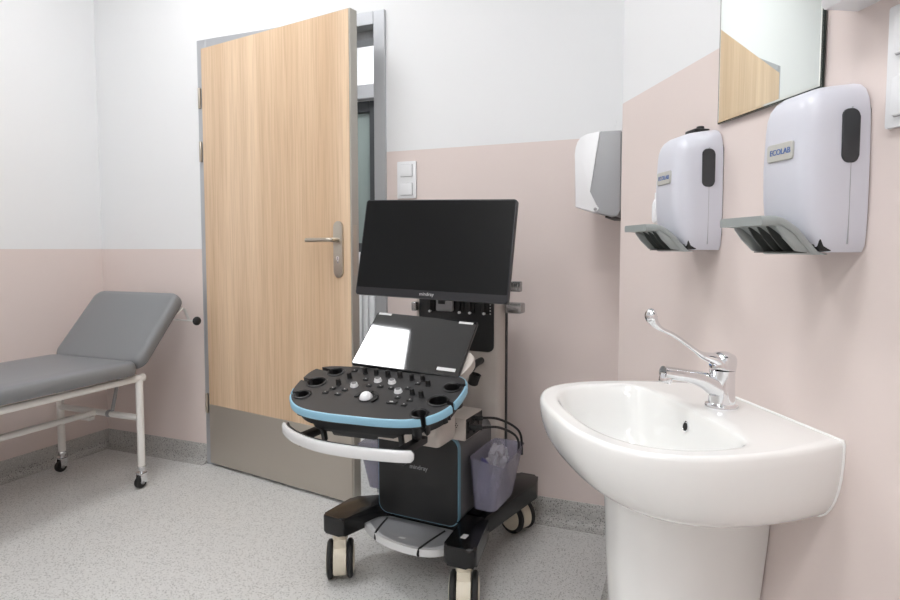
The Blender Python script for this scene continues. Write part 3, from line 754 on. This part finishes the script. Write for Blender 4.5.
# cups
for x, y, r in holes:
    b = new(); n = 28
    lathe(b, [(r-.002, -.060), (r+.0035, -.058), (r+.0035, -.0302), (r, -.0302), (r, -.001), (r+.006, .0004), (r+.005, .003), (r+.001, .004), (r-.0022, .001), (r-.003, -.054), (.002, -.055)], (x, y, 0), n)
    ang = {(-.174, .085): 165, (-.204, .015): 166, (-.209, -.060): 174, (.219, .049): 35, (.203, -.029): -12, (.173, -.101): -48}[(x, y)]
    c = new(); box(c, 0, .09, -.007, .007, -.085, .035, xf=M.Translation((x, y, 0)) @ M.Rotation(rad(ang), 4, 'Z'))
    b = boolean(b, c); obj('probe_cup', b, m_black, us, PF, smooth=40)
# knobs, keys, trackball
def kn(x, y, r, h, mat, name):
    b = new(); lathe(b, [(r*1.12, -.0005), (r*1.12, .002), (r, .003), (r*.94, h-.002), (r*.8, h), (r*.3, h)], (x, y, 0), 18); return obj(name, b, mat, us, PF)
for x, y in ((-.077, .093), (-.038, .090), (.002, .087), (.042, .086), (.083, .077), (.119, .077), (.145, .050), (-.113, .056), (-.128, .014), (.147, -.014), (.117, -.006)): kn(x, y, .0078, .019, m_black, 'knob')
for x, y in ((-.075, .012), (-.016, .052), (.031, .049), (.071, .0)):
    k = kn(x, y, .0112, .0105, m_silver, 'dial'); b = new(); lathe(b, [(.0075, .0100), (.0075, .0112), (.001, .0112)], (x, y, 0), 14); obj('dial_mark', b, m_bodygrey, k, PF)
keys = [(-.144, -.039), (-.134, -.012), (-.102, -.042), (-.093, -.015), (-.057, .055), (-.032, .022), (.006, .021), (.042, .016), (.082, -.031), (.115, -.066), (.122, -.039), (.091, .024), (.111, .054), (-.118, .101)]
for i, (x, y) in enumerate(keys):
    b = new(); prism(b, rrect(x-.0095, x+.0095, y-.007, y+.007, .005, 4), .0001, .004, .0015, 2); k = obj('key', b, m_blacksoft, us, PF)
    b = new(); box(b, x-.002, x+.002, y-.0012, y+.0012, .0038, .0044); obj('key_mark', b, m_keytext, k, PF, smooth=0)
b = new(); prism(b, rrect(.060, .092, -.067, -.052, .004, 4), .0001, .004, .0015, 2); k = obj('key', b, m_blacksoft, us, PF)
b = new(); box(b, .07, .08, -.062, -.057, .0038, .0044); obj('key_mark', b, m_keytext, k, PF, smooth=0)
TB = (-.009, -.047)
for a0, a1 in ((20, 70), (78, 130), (-40, 12), (140, 185)):
    o = [(TB[0]+.036*cos(rad(a0+(a1-a0)*i/8)), TB[1]+.036*sin(rad(a0+(a1-a0)*i/8))) for i in range(9)]+[(TB[0]+.025*cos(rad(a1-(a1-a0)*i/8)), TB[1]+.025*sin(rad(a1-(a1-a0)*i/8))) for i in range(9)]
    b = new(); prism(b, o, .0001, .005, .0015, 2); obj('key', b, m_blacksoft, us, PF)
b = new(); bmesh.ops.create_uvsphere(b, u_segments=24, v_segments=14, radius=.019, matrix=M.Translation((TB[0], TB[1], .000))); obj('trackball', b, m_white_pl, us, PF)
b = new(); lathe(b, [(.0235, 0), (.0235, .002), (.020, .0025), (.0195, .0005)], (TB[0], TB[1], 0), 28); obj('trackball_ring', b, m_black, us, PF)

# --- front handle: curved silver bar with black inner face, on two brackets
hpth = [(x*1.04, y, z) for x, y, z in spline([(-.262, -.225, .57), (-.235, -.252, .568), (-.17, -.288, .566), (-.08, -.313, .565), (.0, -.316, .565), (.09, -.306, .565), (.16, -.288, .565), (.192, -.274, .565)], 6, False)]
def bar(yo, r, h, mat, nm):
    b = new(); loops = []
    P = [V(p) for p in hpth]; n = len(P)
    for i, p in enumerate(P):
        t = (P[min(i+1, n-1)]-P[max(i-1, 0)]).normalized(); w = V((-t.y, t.x, 0)).normalized()
        e = min(1., .45+.55*min(i, n-1-i)/2)
        loops.append([p+w*(yo+x)+V((0, 0, z*e)) for x, z in ((-r, -h*.6), (-r*.5, -h), (r*.5, -h), (r, -h*.6), (r, h*.6), (r*.5, h), (-r*.5, h), (-r, h*.6))])
    loft(b, loops); return obj(nm, b, mat, us, smooth=60)
hd = bar(0, .007, .0155, m_silver, 'front_handle'); bar(.0105, .0045, .0145, m_blacksoft, 'handle_grip')
for x, y in ((-.17, -.285), (.15, -.289)):
    b = new(); box(b, x-.014, x+.014, y+.008, y+.16, .553, .574, .004); box(b, x-.012, x+.012, y+.11, y+.13, .56, .62, .003); box(b, x-.012, x+.02, y+.012, y+.035, .535, .56, .005); obj('handle_bracket', b, m_blacksoft, us)

# --- touch screen
def axes(yaw, tilt, roll):
    yaw, tilt, roll = rad(yaw), rad(tilt), rad(roll)
    R = V((cos(yaw), sin(yaw), 0)); N = V((-sin(yaw), cos(yaw), 0)); U = V((0, 0, 1))*cos(tilt)+N*sin(tilt)
    return R*cos(roll)+U*sin(roll), U*cos(roll)-R*sin(roll)
R_, U_ = axes(5.7, 50.4, -4.7)
TF = INV @ frame_mat((-.815, 1.72, .803), R_, U_, R_.cross(U_))
w, h = .18, .115
b = new(); prism(b, rrect(-w, w, -h, h, .008, 4), -.012, -.0005, .002, 2); ts = obj('touch_screen', b, m_black, us, TF)
b = new(); prism(b, rrect(-w+.003, w-.003, -h+.003, h-.003, .006, 4), -.002, .0003, .0002, 1); obj('screen_glass', b, m_glass, us, TF)
b = new(); prism(b, rrect(-w+.02, w-.02, -h+.015, h-.02, .02, 4), -.034, -.0115, .006, 2); prism(b, rpoly([(.08, -.105), (.172, -.108), (.186, -.09), (.204, -.045), (.200, -.012), (.165, .0), (.08, .0)], .012), -.044, -.013, .006, 2); obj('back_shell', b, m_beige, us, TF)
b = new(); box(b, -.10, .10, -h-.012, -h+.02, -.03, -.008, .004); box(b, -.06, .06, -h-.05, -h, -.045, -.02, .006); obj('hinge', b, m_black, us, TF)
for x0, x1, y0, y1 in ((-.172, -.125, .103, .112), (.118, .166, .098, .107), (.105, .165, -.098, -.086)):
    b = new(); box(b, x0, x1, y0, y1, .0004, .0012); obj('white_tab', b, m_keytext, ts, TF, smooth=0)
# --- monitor
R_, U_ = axes(-1.2, 11.5, -1.6)
MF = INV @ frame_mat((-.808, 1.844, 1.101), R_, U_, R_.cross(U_))
w, h = .278, .169
b = new(); prism(b, rrect(-w, w, -h, h, .007, 5), -.022, 0, .003, 2); mo = obj('monitor', b, m_bezel, us, MF)
b = new(); prism(b, rrect(-w+.003, w-.003, -h+.027, h-.0035, .004, 3), -.002, .0004, .0002, 1); obj('screen', b, m_screen, us, MF)
obj('lettering', text_bm('mindray', .0165, MF @ M.Translation((-.004, -h+.0145, .0004)), .0003), m_keytext, mo, smooth=0)
b = new(); prism(b, rrect(-.12, .12, -.09, .09, .02, 4), -.055, -.029, .008, 2); obj('monitor_back', b, m_black, us, MF)
b = new(); box(b, -.045, .045, -.04, .04, -.075, -.05, .006); obj('monitor_mount', b, m_black, us, MF)
b = new(); tube(b, [MF @ V((0, 0, -.07)), MF @ V((0, -.02, -.15)), V((.03, .40, .99)), V((.02, .45, .99))], .024, 14); obj('monitor_arm', b, m_black, us)

# ------------------------------------------------------------------ storage bins hung on the machine
def bin_(label, sg, group):
    t = thing('storage_bin', label, 'storage bin', OC, CR, group)
    xf = M.Diagonal((sg, 1, 1, 1))
    rim = rrect(.163, .277, .15, .378, .018, 5); bot = rrect(.168, .246, .172, .352, .022, 5)
    def at(k, z0, z1, ins):
        out = []
        for (xa, ya), (xb, yb) in zip(bot, rim):
            x, y = xa+(xb-xa)*k, ya+(yb-ya)*k
            cx, cy = .21, .255
            vx, vy = x-cx, y-cy; l = math.hypot(vx, vy)
            out.append((x-vx/l*ins, y-vy/l*ins, z0+(z1-z0)*k))
        return out
    def dip(l):  # front lip cut low in the middle of the long side
        return [(x, y, z-(.035*max(0, 1-abs((y-.20)/.07))**.7 if x > .24 else 0)) for x, y, z in l]
    b = new()
    loops = [at(0, .242, .418, .012), at(0.02, .242, .418, 0), at(.5, .242, .418, 0), dip(at(1, .242, .418, 0)), dip(at(1.02, .242, .418, -.004)), dip(at(1.03, .242, .418, .0)), dip(at(1.0, .242, .418, .0035)), at(.5, .242, .418, .003), at(.03, .242, .418, .003)]
    loft(b, loops); obj('bin', b, m_bin, t, xf, smooth=50)
    return t
bin_('translucent violet plastic bin with cables and bag, on right side of ultrasound machine', 1, 'violet bins on the machine')
bin_('translucent violet plastic bin behind the front handle, left side of ultrasound machine', -1, 'violet bins on the machine')
bg = thing('plastic_bag', 'crumpled clear plastic bag stuffed in the right violet bin', 'plastic bag', OC, CR)
b = new(); bmesh.ops.create_icosphere(b, subdivisions=4, radius=1)
from mathutils import noise
for v in b.verts:
    n = noise.fractal(v.co*2.2, 1., 2., 4); k = 1+.35*n
    v.co = V((.212+v.co.x*.032*k, .275+v.co.y*.068*k, .36+v.co.z*.075*k))
obj('film', b, m_bag, bg, smooth=25)
cl = thing('folded_cloth', 'dark violet cloth lying inside the right plastic bin', 'cloth', OC, CR)
b = new(); bmesh.ops.create_icosphere(b, subdivisions=3, radius=1)
for v in b.verts:
    k = 1+.25*noise.noise(v.co*2.5); v.co = V((.195+v.co.x*.022*k, .205+v.co.y*.022*k, .33+v.co.z*.075*k))
obj('fabric', b, m_purple, cl, smooth=60)

# ------------------------------------------------------------------ camera, world, view
A = rad(22); PIT = rad(3.5); F = 600.
cam = bpy.data.cameras.new('camera'); co = bpy.data.objects.new('camera', cam); COL.objects.link(co)
cam.sensor_width = 36; cam.lens = F/900*36; cam.clip_start = .02
cam.shift_y = -(300-(249+F*math.tan(PIT)))/900
co.location = (0, 0, 1.10); co.rotation_euler = (rad(90)-PIT, 0, A)
sc.camera = co
w = bpy.data.worlds.new('world'); sc.world = w; w.use_nodes = True
w.node_tree.nodes['Background'].inputs[0].default_value = (.8, .85, .9, 1); w.node_tree.nodes['Background'].inputs[1].default_value = .3
vs = sc.view_settings; vs.view_transform = 'Standard'; vs.look = 'None'; vs.gamma = 1; vs.use_curve_mapping = False; vs.exposure = 0.5
sc.cycles.max_bounces = 10; sc.cycles.diffuse_bounces = 6
